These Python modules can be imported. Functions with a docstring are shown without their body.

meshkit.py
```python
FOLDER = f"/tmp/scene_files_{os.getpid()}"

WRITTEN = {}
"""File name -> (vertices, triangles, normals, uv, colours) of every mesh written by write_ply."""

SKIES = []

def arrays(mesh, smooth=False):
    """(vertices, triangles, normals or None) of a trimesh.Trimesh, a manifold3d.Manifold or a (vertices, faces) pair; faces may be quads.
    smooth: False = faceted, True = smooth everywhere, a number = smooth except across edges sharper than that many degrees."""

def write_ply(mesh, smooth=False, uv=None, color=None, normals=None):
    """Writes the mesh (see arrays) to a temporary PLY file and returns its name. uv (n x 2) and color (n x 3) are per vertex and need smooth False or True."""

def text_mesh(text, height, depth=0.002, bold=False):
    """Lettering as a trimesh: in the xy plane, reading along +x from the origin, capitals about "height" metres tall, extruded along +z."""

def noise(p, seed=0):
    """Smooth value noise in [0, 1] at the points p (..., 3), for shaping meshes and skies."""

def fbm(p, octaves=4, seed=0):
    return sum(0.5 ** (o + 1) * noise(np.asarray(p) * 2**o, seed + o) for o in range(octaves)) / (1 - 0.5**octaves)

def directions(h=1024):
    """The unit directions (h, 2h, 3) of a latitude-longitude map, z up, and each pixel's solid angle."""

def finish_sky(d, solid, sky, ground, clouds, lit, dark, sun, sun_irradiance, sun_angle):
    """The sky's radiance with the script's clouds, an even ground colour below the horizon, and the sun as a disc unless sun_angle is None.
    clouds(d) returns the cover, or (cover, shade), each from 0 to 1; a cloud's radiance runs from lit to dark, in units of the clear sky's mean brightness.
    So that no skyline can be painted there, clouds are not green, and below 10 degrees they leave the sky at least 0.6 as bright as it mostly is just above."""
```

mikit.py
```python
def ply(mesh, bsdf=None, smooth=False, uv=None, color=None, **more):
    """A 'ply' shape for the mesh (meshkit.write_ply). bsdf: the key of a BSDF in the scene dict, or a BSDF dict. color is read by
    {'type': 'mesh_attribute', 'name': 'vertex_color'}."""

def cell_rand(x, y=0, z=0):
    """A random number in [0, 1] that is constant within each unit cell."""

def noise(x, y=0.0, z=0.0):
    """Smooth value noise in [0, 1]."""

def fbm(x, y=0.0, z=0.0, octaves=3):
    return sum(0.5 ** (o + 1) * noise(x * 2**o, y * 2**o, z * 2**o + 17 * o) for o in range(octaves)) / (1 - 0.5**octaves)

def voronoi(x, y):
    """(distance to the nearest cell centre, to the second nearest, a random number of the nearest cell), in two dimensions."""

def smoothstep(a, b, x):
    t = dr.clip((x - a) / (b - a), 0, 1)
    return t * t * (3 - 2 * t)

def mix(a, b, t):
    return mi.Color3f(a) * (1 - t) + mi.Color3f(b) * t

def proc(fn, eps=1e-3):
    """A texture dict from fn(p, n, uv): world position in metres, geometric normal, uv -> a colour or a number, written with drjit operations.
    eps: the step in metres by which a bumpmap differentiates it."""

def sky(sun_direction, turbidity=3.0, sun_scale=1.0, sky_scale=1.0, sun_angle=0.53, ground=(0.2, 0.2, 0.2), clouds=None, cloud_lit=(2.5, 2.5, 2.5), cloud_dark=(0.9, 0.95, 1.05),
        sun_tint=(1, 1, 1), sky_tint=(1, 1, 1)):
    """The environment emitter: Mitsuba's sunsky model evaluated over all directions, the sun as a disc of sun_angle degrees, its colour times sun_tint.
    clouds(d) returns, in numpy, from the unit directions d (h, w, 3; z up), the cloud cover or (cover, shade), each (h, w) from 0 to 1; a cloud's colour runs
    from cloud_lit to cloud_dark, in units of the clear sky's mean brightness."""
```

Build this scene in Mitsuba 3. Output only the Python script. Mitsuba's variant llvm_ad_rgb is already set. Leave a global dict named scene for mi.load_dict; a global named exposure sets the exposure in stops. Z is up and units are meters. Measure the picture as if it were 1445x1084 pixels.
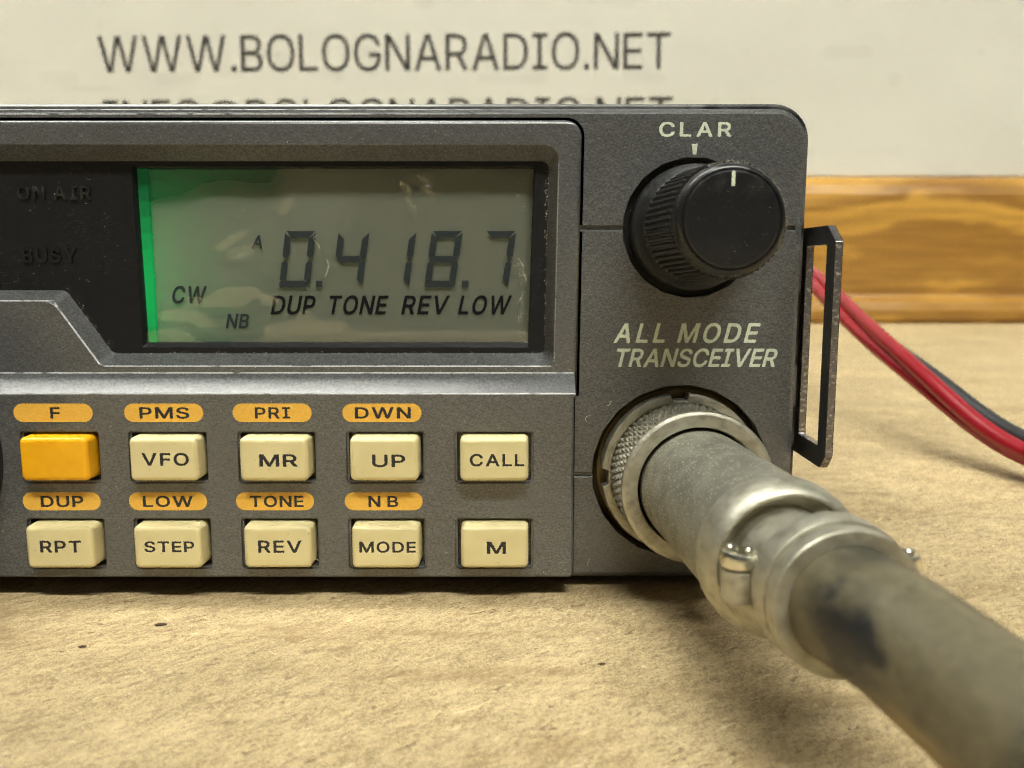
import math, random
import numpy as np, trimesh, drjit as dr, mitsuba as mi
from shapely.geometry import Polygon, Point, box
from shapely.ops import unary_union
from shapely import affinity
import mikit, meshkit
from mikit import proc, noise, fbm, smoothstep, mix

T = mi.ScalarTransform4f
scene, labels = {}, {}
random.seed(7); rng = np.random.default_rng(7)

# ---------------------------------------------------------------- camera, light, exposure
# All modelling below is in millimetres (x right along the radio's front, y away from the camera, z up from the bench top).
PITCH, EYE_Y, EYE_Z = math.radians(7.757), -103.46, 39.57
fwd = (0.0, math.cos(PITCH), -math.sin(PITCH))
eye = (0.0, EYE_Y / 1000, EYE_Z / 1000)
scene['camera'] = {'type': 'thinlens', 'fov': 61.02, 'fov_axis': 'x', 'aperture_radius': 0.00037, 'focus_distance': 0.1035,
                   'near_clip': 0.004, 'far_clip': 20.0,
                   'to_world': T().look_at(origin=eye, target=[eye[i] + fwd[i] for i in range(3)], up=[0, 0, 1])}
exposure = 0.85
scene['room_light'] = {'type': 'constant', 'radiance': {'type': 'rgb', 'value': [0.035, 0.035, 0.034]}}


def lamp(key, centre, half, tilt, power, label):
    w, l = half
    v = np.array([[-w, -l, 0], [w, -l, 0], [w, l, 0], [-w, l, 0]], float)
    q = (v, np.array([[0, 2, 1], [0, 3, 2]]))
    scene[key] = mikit.ply(q, {'type': 'diffuse', 'reflectance': {'type': 'rgb', 'value': 0.6}}, emitter={'type': 'area', 'radiance': {'type': 'rgb', 'value': power}},
                           to_world=T().translate(centre).rotate([1, 0, 0], tilt))
    labels[key] = {'label': label, 'category': 'ceiling lamp'}


lamp('ceiling_lamp', [-0.70, 0.13, 1.75], (0.62, 0.09), 0, [27.0, 26.9, 24.5], 'long fluorescent ceiling lamp above the left end of the bench')
lamp('ceiling_lamp_001', [0.32, -1.05, 1.75], (0.62, 0.09), 0, [46.0, 45.8, 41.5], 'long fluorescent ceiling lamp behind the camera, to the right')

# ---------------------------------------------------------------- helpers
def put(key, mesh, bsdf, smooth=30, **more):
    """Adds one mesh (millimetres) under key, or the next free number."""
    k, n = key, 0
    while k in scene:
        n += 1; k = f'{key}_{n:03d}'
    if isinstance(mesh, (list, tuple)) and isinstance(mesh[0], trimesh.Trimesh):
        mesh = trimesh.util.concatenate(list(mesh))
    if isinstance(mesh, tuple):
        v, f = np.asarray(mesh[0], float), np.asarray(mesh[1], int)
        if f.shape[1] == 4: f = np.vstack([f[:, [0, 1, 2]], f[:, [0, 2, 3]]])
        mesh = trimesh.Trimesh(v, f, process=False)
    m = mesh.copy(); m.apply_scale(0.001)
    scene[k] = mikit.ply(m, bsdf, smooth=smooth, **more)
    return k


def fix(m):
    m.merge_vertices(digits_vertex=5)
    m.update_faces(m.nondegenerate_faces())
    trimesh.repair.fix_normals(m)
    return m


def rpoly(verts, radii, n=7):
    """Polygon with rounded corners (counter-clockwise)."""
    out, N = [], len(verts)
    radii = [radii] * N if np.isscalar(radii) else radii
    for i in range(N):
        a, b, c = (np.array(verts[(i + k) % N], float) for k in (-1, 0, 1))
        r = radii[i]
        if r <= 0: out.append(tuple(b)); continue
        u, w = (a - b) / np.linalg.norm(a - b), (c - b) / np.linalg.norm(c - b)
        half = math.acos(np.clip(u @ w, -1, 1)) / 2
        d = r / math.tan(half)
        centre = b + (u + w) / np.linalg.norm(u + w) * r / math.sin(half)
        p, q = b + u * d, b + w * d
        a0, a1 = math.atan2(*(p - centre)[::-1]), math.atan2(*(q - centre)[::-1])
        da = (a1 - a0 + math.pi) % (2 * math.pi) - math.pi
        for k in range(n + 1):
            t = a0 + da * k / n
            out.append((centre[0] + r * math.cos(t), centre[1] + r * math.sin(t)))
    return Polygon(out)


def rrect(x0, x1, z0, z1, r, n=7):
    return rpoly([(x0, z0), (x1, z0), (x1, z1), (x0, z1)], r, n)


def circle(cx, cz, r, n=96):
    return Polygon([(cx + r * math.cos(2 * math.pi * k / n), cz + r * math.sin(2 * math.pi * k / n)) for k in range(n)])


def flat(poly, y):
    """A polygon in (x, z) as a triangulated sheet at depth y (a number, or fn(x, z))."""
    ms = []
    for g in getattr(poly, 'geoms', [poly]):
        if g.is_empty or g.geom_type != 'Polygon' or g.area < 1e-7: continue
        v, f = trimesh.creation.triangulate_polygon(g, engine='earcut')
        yy = y(v) if callable(y) else np.full(len(v), float(y))
        ms.append(trimesh.Trimesh(np.column_stack([v[:, 0], yy, v[:, 1]]), f, process=False))
    return trimesh.util.concatenate(ms)


def rings(poly):
    for g in getattr(poly, 'geoms', [poly]):
        yield np.array(g.exterior.coords)[:-1]
        for h in g.interiors: yield np.array(h.coords)[:-1]


def wall(poly, y0, y1):
    """Straight walls along every boundary of the polygon from depth y0 to y1."""
    ms = []
    for r in rings(poly):
        n = len(r)
        v = np.vstack([np.column_stack([r[:, 0], np.full(n, y0), r[:, 1]]), np.column_stack([r[:, 0], np.full(n, y1), r[:, 1]])])
        i = np.arange(n); j = (i + 1) % n
        ms.append(trimesh.Trimesh(v, np.vstack([np.column_stack([i, j, j + n]), np.column_stack([i, j + n, i + n])]), process=False))
    return trimesh.util.concatenate(ms)


def slope(outer, inner, y_outer, y_inner):
    """The sloping strip between polygon outer (at y_outer) and inner (at y_inner), which lies inside it."""
    if outer.geom_type == inner.geom_type == 'Polygon' and not outer.interiors and not inner.interiors and len(outer.exterior.coords) == len(inner.exterior.coords):
        from shapely.geometry.polygon import orient
        a, b = (np.array(orient(q).exterior.coords)[:-1] for q in (outer, inner)); n = len(a)
        best = min(range(n), key=lambda k: np.abs(a - np.roll(b, -k, 0)).sum()); b = np.roll(b, -best, 0)
        v = np.vstack([np.column_stack([a[:, 0], np.full(n, y_outer), a[:, 1]]), np.column_stack([b[:, 0], np.full(n, y_inner), b[:, 1]])])
        i = np.arange(n); j = (i + 1) % n
        return trimesh.Trimesh(v, np.vstack([np.column_stack([i, j, j + n]), np.column_stack([i, j + n, i + n])]), process=False)
    ob = outer.boundary
    return flat(outer.difference(inner), lambda v: np.array([y_outer if ob.distance(Point(p)) < 1e-5 else y_inner for p in v]))


def block(poly, steps, back=None, cap=True):
    """A block whose outline shrinks by each step's inset while it comes forward to each step's y; optional wall back to y=back."""
    ps = [(poly.buffer(-a, join_style='mitre') if a else poly, y) for a, y in steps]
    ms = [wall(ps[0][0], ps[0][1], back)] if back is not None else []
    for (p, y), (q, w) in zip(ps, ps[1:]):
        ms.append(slope(p, q, y, w) if p.area - q.area > 1e-6 else wall(p, y, w))
    if cap: ms.append(flat(ps[-1][0], ps[-1][1]))
    return fix(trimesh.util.concatenate(ms))


def cutout(poly, y_face, bevel, depth):
    """What lines a hole in a face: the face must have poly.buffer(bevel) removed. Chamfer, then straight wall to depth."""
    big = poly.buffer(bevel, join_style='mitre')
    return [slope(big, poly, y_face, y_face + bevel), wall(poly, y_face + bevel, depth)]


def lathe(profile, n=96, fn=None):
    """profile: (t, r) rows; axis along -y from the origin at t=0 (t grows towards the camera). fn(theta, t, r) may change r."""
    p = np.asarray(profile, float)
    th = np.arange(n) * 2 * np.pi / n
    Tt, TH = np.meshgrid(p[:, 0], th, indexing='ij'); R = np.repeat(p[:, 1][:, None], n, 1)
    if fn is not None: R = fn(TH, Tt, R)
    v = np.stack([R * np.cos(TH), -Tt, R * np.sin(TH)], -1).reshape(-1, 3)
    i, j = np.meshgrid(np.arange(len(p) - 1), np.arange(n), indexing='ij'); k = (j + 1) % n
    q = np.stack([i * n + j, i * n + k, (i + 1) * n + k, (i + 1) * n + j], -1).reshape(-1, 4)
    f = np.vstack([q[:, [0, 1, 2]], q[:, [0, 2, 3]]])
    return trimesh.Trimesh(v, f, process=False)


def spline(pts, n):
    from scipy.interpolate import CubicSpline
    p = np.asarray(pts, float); s = np.r_[0, np.cumsum(np.linalg.norm(np.diff(p, axis=0), axis=1))]
    return CubicSpline(s, p)(np.linspace(0, s[-1], n))


def tube(path, r, sides=32, fn=None, cap=True):
    p = np.asarray(path, float); n = len(p)
    t = np.gradient(p, axis=0); t /= np.linalg.norm(t, axis=1, keepdims=True)
    u = np.cross(t[0], [0, 0, 1.0]);
    if np.linalg.norm(u) < 1e-3: u = np.cross(t[0], [1.0, 0, 0])
    u /= np.linalg.norm(u); U = []
    for k in range(n):
        u = u - t[k] * (u @ t[k]); u /= np.linalg.norm(u); U.append(u)
    U = np.array(U); W = np.cross(t, U)
    th = np.arange(sides) * 2 * np.pi / sides
    R = np.broadcast_to(np.asarray(r, float).reshape(-1, 1), (n, sides)).copy()
    if fn is not None: R = fn(R, p, th)
    v = p[:, None] + R[..., None] * (np.cos(th)[None, :, None] * U[:, None] + np.sin(th)[None, :, None] * W[:, None])
    i, j = np.meshgrid(np.arange(n - 1), np.arange(sides), indexing='ij'); k = (j + 1) % sides
    q = np.stack([i * sides + j, i * sides + k, (i + 1) * sides + k, (i + 1) * sides + j], -1).reshape(-1, 4)
    f = [np.vstack([q[:, [0, 1, 2]], q[:, [0, 2, 3]]])]
    v = v.reshape(-1, 3)
    if cap:
        for end in (0, n - 1):
            c = len(v); v = np.vstack([v, p[end]]); a = end * sides + np.arange(sides)
            f.append(np.column_stack([a, np.roll(a, -1), np.full(sides, c)]))
    m = trimesh.Trimesh(v, np.vstack(f), process=False); trimesh.repair.fix_normals(m)
    return m


def bx(x0, x1, y0, y1, z0, z1, c=0.0):
    """A box with chamfered edges."""
    b = trimesh.creation.box(bounds=[[x0, y0, z0], [x1, y1, z1]])
    if c <= 0: return b
    lo, hi = np.array([x0, y0, z0]), np.array([x1, y1, z1]); pts = []
    for s in np.ndindex(2, 2, 2):
        s = np.array(s); p = np.where(s, hi, lo)
        for k in range(3):
            d = np.where(s, -1.0, 1.0) * c; d[k] = 0; pts.append(p + d)
    return trimesh.convex.convex_hull(np.array(pts))


LETTERS = {}
def letters(s, gap=0.2, bold=False):
    """A line of lettering with set gaps (in cap heights) between the letters: unit mesh, x from 0 to 1, capitals from z 0 to 1, front at y 0."""
    if (s, gap, bold) not in LETTERS:
        x, ms = 0.0, []
        for ch in s:
            if ch == ' ': x += 0.42; continue
            m = meshkit.text_mesh(ch, 1.0, 1.0, bold).copy()
            m.apply_translation([x - m.bounds[0][0], 0, 0]); x = m.bounds[1][0] + gap; ms.append(m)
        m = trimesh.util.concatenate(ms); v = m.vertices.copy()
        v[:, 0] /= v[:, 0].max()
        LETTERS[(s, gap, bold)] = trimesh.Trimesh(np.column_stack([v[:, 0], -v[:, 2], v[:, 1]]), m.faces, process=False)
    return LETTERS[(s, gap, bold)]


def text(s, x0, x1, z0, z1, y, depth=0.05, slant=0.0, gap=0.2, bold=False):
    """Lettering filling x0..x1, z0..z1 whose face stands depth proud of y."""
    v = letters(s, gap, bold).vertices.copy()
    w = x1 - x0 - slant * (z1 - z0)
    z = v[:, 2] * (z1 - z0)
    return trimesh.Trimesh(np.column_stack([x0 + v[:, 0] * w + slant * z, y + v[:, 1] * depth, z0 + z]), letters(s, gap, bold).faces, process=False)


def rgb(*c): return {'type': 'rgb', 'value': list(c)}


def material(name, colour, rough=0.5, bump=None, eps=2e-5, **more):
    """A principled BSDF, entered in the scene once; colour an rgb or fn(p, n, uv), bump fn giving metres of height."""
    b = {'type': 'principled', 'base_color': proc(colour) if callable(colour) else rgb(*colour),
         'roughness': proc(rough) if callable(rough) else rough, **more}
    if bump is not None: b = {'type': 'bumpmap', 'arbitrary': proc(bump, eps), 'scale': 1.0, 'bsdf': b}
    scene[name] = {'type': 'twosided', 'bsdf': b}
    return name


# ---------------------------------------------------------------- materials (p is in metres; mm(p) in millimetres)
def mm(p): return p.x * 1000, p.y * 1000, p.z * 1000


def edge_glint(x, z):
    """Highlight lines painted into the colour along the raised edges of the front."""
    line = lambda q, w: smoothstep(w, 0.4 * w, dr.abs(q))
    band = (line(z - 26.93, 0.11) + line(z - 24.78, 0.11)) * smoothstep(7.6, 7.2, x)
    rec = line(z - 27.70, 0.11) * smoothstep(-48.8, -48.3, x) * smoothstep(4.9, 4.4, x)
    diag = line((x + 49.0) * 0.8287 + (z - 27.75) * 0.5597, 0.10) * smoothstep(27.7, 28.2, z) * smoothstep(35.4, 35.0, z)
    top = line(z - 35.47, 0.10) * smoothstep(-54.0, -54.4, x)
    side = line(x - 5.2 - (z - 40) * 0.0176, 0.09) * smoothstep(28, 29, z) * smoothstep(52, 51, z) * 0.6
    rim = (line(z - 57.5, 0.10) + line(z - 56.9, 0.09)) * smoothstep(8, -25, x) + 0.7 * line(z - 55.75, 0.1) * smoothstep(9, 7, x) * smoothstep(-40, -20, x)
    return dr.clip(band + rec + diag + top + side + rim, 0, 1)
def paint_colour(p, n, uv):
    x, y, z = mm(p)
    worn = edge_glint(x, z) * smoothstep(0.22, 0.5, fbm(x * 0.7, y, z * 2.0, octaves=3))  # painted edge highlights, broken up by noise
    s = noise(x * 5.5, y * 5.5, z * 5.5)
    big = fbm(x * 0.13, y * 0.13, z * 0.13, octaves=4)
    dust = smoothstep(0.80, 0.97, noise(x * 6 + 31, y * 6, z * 6 + 7))
    c = mix((0.044, 0.046, 0.047), (0.108, 0.110, 0.110), s) * (0.86 + 0.3 * big)
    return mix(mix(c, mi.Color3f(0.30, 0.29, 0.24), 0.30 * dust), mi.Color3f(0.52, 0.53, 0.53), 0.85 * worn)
def paint_bump(p, n, uv):
    x, y, z = mm(p)
    return 1.5e-5 * noise(x * 5.0, y * 5.0, z * 5.0) + 0.8e-5 * noise(x * 9.0 + 3, y * 9.0, z * 9.0 + 9)
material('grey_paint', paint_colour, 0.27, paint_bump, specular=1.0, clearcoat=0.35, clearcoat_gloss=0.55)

def black_colour(p, n, uv):
    x, y, z = mm(p)
    d = smoothstep(0.66, 0.95, noise(x * 3.2, y * 7, z * 7)) * smoothstep(0.35, 0.75, fbm(x * 0.25, y * 0.25, z * 0.25))
    return mix((0.008, 0.0085, 0.0105), (0.08, 0.08, 0.076), 0.30 * d)
def black_bump(p, n, uv):
    x, y, z = mm(p)
    return 2.2e-5 * noise(x * 2.2, y * 4.5, z * 5.0)
material('black_plastic', black_colour, 0.42, black_bump, specular=0.32)

def knob_colour(p, n, uv):
    x, y, z = mm(p)
    fine = smoothstep(0.62, 0.92, noise(x * 7, y * 7, z * 7))
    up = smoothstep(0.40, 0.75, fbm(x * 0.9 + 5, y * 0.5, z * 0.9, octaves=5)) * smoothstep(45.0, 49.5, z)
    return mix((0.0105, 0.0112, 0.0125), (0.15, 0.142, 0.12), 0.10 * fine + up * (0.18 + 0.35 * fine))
material('knob_plastic', knob_colour, lambda p, n, uv: 0.20 + 0.16 * fbm(p.x * 700, p.y * 700, p.z * 700), specular=0.5)
def grime_colour(p, n, uv):
    x, y, z = mm(p)
    fine = smoothstep(0.55, 0.9, noise(x * 6, y * 6, z * 6))
    return mix((0.011, 0.0112, 0.012), (0.12, 0.11, 0.085), 0.30 * fine * smoothstep(0.3, 0.7, fbm(x * 0.6, y * 0.6, z * 0.6)))
material('knob_grip', grime_colour, 0.36, specular=0.6)
material('hole_black', (0.006, 0.006, 0.006), 0.6)

def key_colour(p, n, uv):
    x, y, z = mm(p)
    g = fbm(x * 0.35, y * 0.35, z * 0.5, octaves=4)
    spot = smoothstep(0.86, 0.95, noise(x * 2.6, y * 2.6, z * 2.6))
    c = mix((0.64, 0.55, 0.27), (0.73, 0.645, 0.36), g)
    return mix(c, mi.Color3f(0.25, 0.2, 0.09), 0.35 * spot)
def key_bump(p, n, uv):
    x, y, z = mm(p)
    return 0.5e-5 * noise(x * 4, y * 4, z * 4)
material('ivory_plastic', key_colour, 0.38, key_bump, specular=0.45)
def amber_colour(p, n, uv):
    x, y, z = mm(p)
    return mix((0.80, 0.37, 0.004), (0.90, 0.47, 0.012), fbm(x * 0.5, y * 0.5, z * 0.5))
material('amber_plastic', amber_colour, 0.30, key_bump, specular=0.5)
def label_colour(p, n, uv):
    x, y, z = mm(p)
    return mix((0.72, 0.39, 0.045), (0.82, 0.49, 0.09), noise(x * 5, y * 5, z * 5))
material('orange_print', label_colour, 0.5)
material('dark_print', (0.022, 0.020, 0.022), 0.5)
def white_colour(p, n, uv):
    x, y, z = mm(p)
    return mix((0.55, 0.62, 0.50), (0.70, 0.76, 0.62), noise(x * 4, y * 4, z * 4))
material('white_print', white_colour, 0.5)
material('lcd_black', (0.030, 0.039, 0.040), 0.7, specular=0.1)
material('lcd_print', (0.004, 0.004, 0.004), 0.7, specular=0.1)
material('board_print', (0.012, 0.008, 0.004), 0.6)

def lcd_colour(p, n, uv):
    x, y, z = mm(p)
    g = noise(x * 6, 0.0, z * 6)
    return mix((0.085, 0.102, 0.070), (0.115, 0.132, 0.093), 0.6 * g + 0.4 * fbm(x * 0.15, 0.0, z * 0.15))
scene['lcd_reflector'] = {'type': 'principledthin', 'base_color': proc(lcd_colour), 'roughness': 0.6, 'diff_trans': 0.7, 'spec_trans': 0.0}

def metal_colour(p, n, uv):
    x, y, z = mm(p)
    s = fbm(x * 0.5, y * 0.5, z * 0.5, octaves=4)
    d = smoothstep(0.35, 0.85, fbm(x * 0.9 + 9, y * 0.9, z * 0.9, octaves=5))
    c = mix((0.44, 0.42, 0.33), (0.60, 0.58, 0.48), s)
    return mix(c, mi.Color3f(0.22, 0.20, 0.14), 0.6 * d)
def metal_rough(p, n, uv):
    x, y, z = mm(p)
    return 0.36 + 0.26 * fbm(x * 1.1, y * 1.1, z * 1.1, octaves=4)
def metal_bump(p, n, uv):
    x, y, z = mm(p)
    return 1.2e-5 * noise(x * 3.5, y * 3.5, z * 3.5) + 2.2e-5 * smoothstep(0.7, 0.9, noise(x * 2.2 + 8, y * 2.2, z * 2.2))
material('nickel', metal_colour, metal_rough, metal_bump, metallic=0.85, specular=0.5)
def body_colour(p, n, uv):
    x, y, z = mm(p)
    s = fbm(x * 0.6, y * 0.6, z * 0.6, octaves=4)
    k = smoothstep(0.62, 0.9, noise(x * 5, y * 5, z * 5))
    c = mix((0.17, 0.165, 0.13), (0.33, 0.32, 0.255), s)
    return mix(c, mi.Color3f(0.62, 0.60, 0.48), 0.6 * k)
material('dull_nickel', body_colour, 0.48, metal_bump, metallic=0.6)
material('bright_metal', (0.78, 0.76, 0.66), 0.20, metallic=1.0)
material('brass_dark', (0.16, 0.12, 0.05), 0.45, metallic=0.8)
def chip_colour(p, n, uv):
    x, y, z = mm(p)
    return mix((0.20, 0.185, 0.18), (0.75, 0.72, 0.68), smoothstep(0.50, 0.80, fbm(x * 2.5, y * 2.5, z * 3.0, octaves=4)))
def case_colour(p, n, uv):
    x, y, z = mm(p)
    black = dr.maximum(smoothstep(0.45, 0.6, fbm(x * 0.16, y * 0.3, z * 0.16 + 3, octaves=5)) * smoothstep(-12, 4, x), smoothstep(2.6, 3.0, y) * 0.75)
    rim_glint = smoothstep(57.95, 58.15, z) * smoothstep(5, -25, x) * smoothstep(2.8, 2.4, y)  # highlight on the top rim put into the colour, fading to the right
    c = mix((0.10, 0.10, 0.10), (0.17, 0.17, 0.165), noise(x * 4, y * 4, z * 4))
    return mix(mix(c, mi.Color3f(0.012, 0.012, 0.014), black), mi.Color3f(0.7, 0.7, 0.7), 0.85 * rim_glint)
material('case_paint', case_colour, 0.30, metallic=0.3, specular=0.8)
material('black_lacquer', (0.010, 0.010, 0.010), 0.28)
material('worn_edge', chip_colour, 0.26, metallic=0.75, specular=1.0)

def jacket_colour(p, n, uv):
    x, y, z = mm(p)
    a = fbm(x * 0.16, y * 0.16, z * 0.16, octaves=4)
    b = fbm(x * 0.5 + 40, y * 0.5, z * 0.5, octaves=3)
    c = mix((0.030, 0.028, 0.018), (0.105, 0.090, 0.052), smoothstep(0.3, 0.7, a)) * (0.75 + 0.5 * fbm(x * 1.6, y * 1.6, z * 1.6, octaves=4))
    d = dr.sqrt(dr.square((x - 21.2) / 3.2) + dr.square((y + 50.3) / 3.2) + dr.square((z - 16.0) / 3.0))
    smudge = smoothstep(1.45, 0.30, d + 2.6 * (b - 0.5))
    d2 = dr.sqrt(dr.square((x - 23.8) / 3.2) + dr.square((y + 56) / 8.5) + dr.square((z - 11.4) / 3.0))
    c = mix(c, mi.Color3f(0.24, 0.175, 0.078), 0.85 * smoothstep(1.2, 0.5, d2 + 0.8 * (b - 0.5)))
    e = smoothstep(0.58, 0.80, fbm(x * 0.28 + 11, y * 0.28, z * 0.28 + 4))
    return mix(mix(c, mi.Color3f(0.024, 0.025, 0.022), 0.6 * e), mi.Color3f(0.010, 0.011, 0.014), 0.9 * smudge)
material('cable_jacket', jacket_colour, 0.42, lambda p, n, uv: 1.5e-5 * noise(p.x * 1500, p.y * 1500, p.z * 1500), specular=0.5)
def red_colour(p, n, uv):
    x, y, z = mm(p)
    return mix((0.23, 0.004, 0.012), (0.30, 0.009, 0.018), fbm(x * 0.2, y * 0.2, z * 0.2))
material('red_vinyl', red_colour, 0.33, specular=0.5)
material('black_vinyl', (0.022, 0.023, 0.026), 0.38)

def fibres(x, y):
    wx, wy = x + 0.7 * noise(x * 0.6, y * 0.6), y + 0.7 * noise(x * 0.6 + 9, y * 0.6)
    a = wx * 0.80 + wy * 0.60; b = -wx * 0.60 + wy * 0.80
    c = wx * 0.97 + wy * 0.24; d = -wx * 0.24 + wy * 0.97
    e = wx * 0.34 + wy * 0.94; g = -wx * 0.94 + wy * 0.34
    return a, b, noise(a * 0.6, b * 3.1), noise(c * 0.7 + 50, d * 3.4), noise(a * 5.5, b * 7.5 + 8), noise(e * 0.65, g * 3.2)
def bench_height(p, n, uv):
    x, y, z = mm(p)
    a, b, f1, f2, f3, f4 = fibres(x, y)
    return 3.6e-5 * f1 + 3.2e-5 * f2 + 4.2e-5 * f3 + 3.2e-5 * f4 + 3e-5 * noise(x * 10, y * 10)
def bench_colour(p, n, uv):
    x, y, z = mm(p)
    a, b, f1, f2, f3, f4 = fibres(x, y)
    f = 0.21 * f1 + 0.20 * f2 + 0.39 * f3 + 0.20 * f4
    big = fbm(x * 0.05, y * 0.09, 3.0, octaves=4)
    mid = fbm(x * 0.35, y * 0.45, 5.0, octaves=3)
    stain = smoothstep(0.60, 0.80, fbm(x * 0.05 + 7, y * 0.22 + 2, 0.0, octaves=5))
    pit = smoothstep(0.84, 0.94, noise(a * 1.1 + 5, b * 2.8)) * smoothstep(0.42, 0.62, noise(x * 0.25, y * 0.3 + 4))
    fibre = smoothstep(0.88, 0.97, noise(a * 0.6 + 80, b * 4.2))
    fibre2 = smoothstep(0.90, 0.98, noise(x * 0.33 - y * 0.4 + 20, x * 2.4 + y * 2.6))
    c = mix((0.255, 0.183, 0.090), (0.520, 0.410, 0.232), smoothstep(0.25, 0.75, 0.60 * f + 0.16 * mid + 0.24 * noise(x * 9, y * 9))) * (0.80 + 0.36 * big)
    c = mix(c, mi.Color3f(0.24, 0.155, 0.068), 0.45 * stain)
    c = mix(c, mi.Color3f(0.11, 0.068, 0.030), 0.6 * pit)
    return mix(c, mi.Color3f(0.74, 0.63, 0.40), 0.40 * fibre + 0.35 * fibre2)
material('hardboard', bench_colour, 0.62, bench_height, eps=4e-5, specular=0.3)

def wood_colour(p, n, uv):
    x, y, z = mm(p)
    w = fbm(x * 0.010, y * 0.02, z * 0.022, octaves=4)
    r = z * 0.05 + 6.5 * w - 0.006 * x
    band = noise(r * 1.6, 1.0, x * 0.003)
    fine = noise(x * 0.03, y, z * 1.1)
    c = mix((0.26, 0.115, 0.014), (0.66, 0.37, 0.060), smoothstep(0.0, 1.0, 0.75 * band + 0.25 * fine))
    return c
material('varnished_wood', wood_colour, 0.38, lambda p, n, uv: 9e-4 * noise(p.x * 22, p.y * 9, p.z * 75) + 3e-4 * noise(p.x * 60, 3.0, p.z * 200), eps=1e-3, clearcoat=1.0, clearcoat_gloss=0.92, specular=0.7)
def board_colour(p, n, uv):
    x, y, z = mm(p)
    g = fbm(x * 0.008, 0.0, z * 0.012, octaves=4)
    m1 = smoothstep(0.63, 0.80, fbm(x * 0.012 + 4, 1.0, z * 0.10, octaves=4)) * smoothstep(0.4, 0.7, noise(x * 0.01, 0.0, z * 0.02))
    m2 = smoothstep(0.82, 0.92, noise(x * 0.05 + 70, 0.0, z * 0.06))
    c = mix((0.63, 0.625, 0.555), (0.74, 0.735, 0.66), g)
    return mix(c, mi.Color3f(0.36, 0.35, 0.30), 0.13 * m1 + 0.12 * m2)
material('white_board', board_colour, 0.45, specular=0.4)
material('lint', (0.80, 0.76, 0.62), 0.6)
material('crumb', (0.055, 0.035, 0.022), 0.7)

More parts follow.
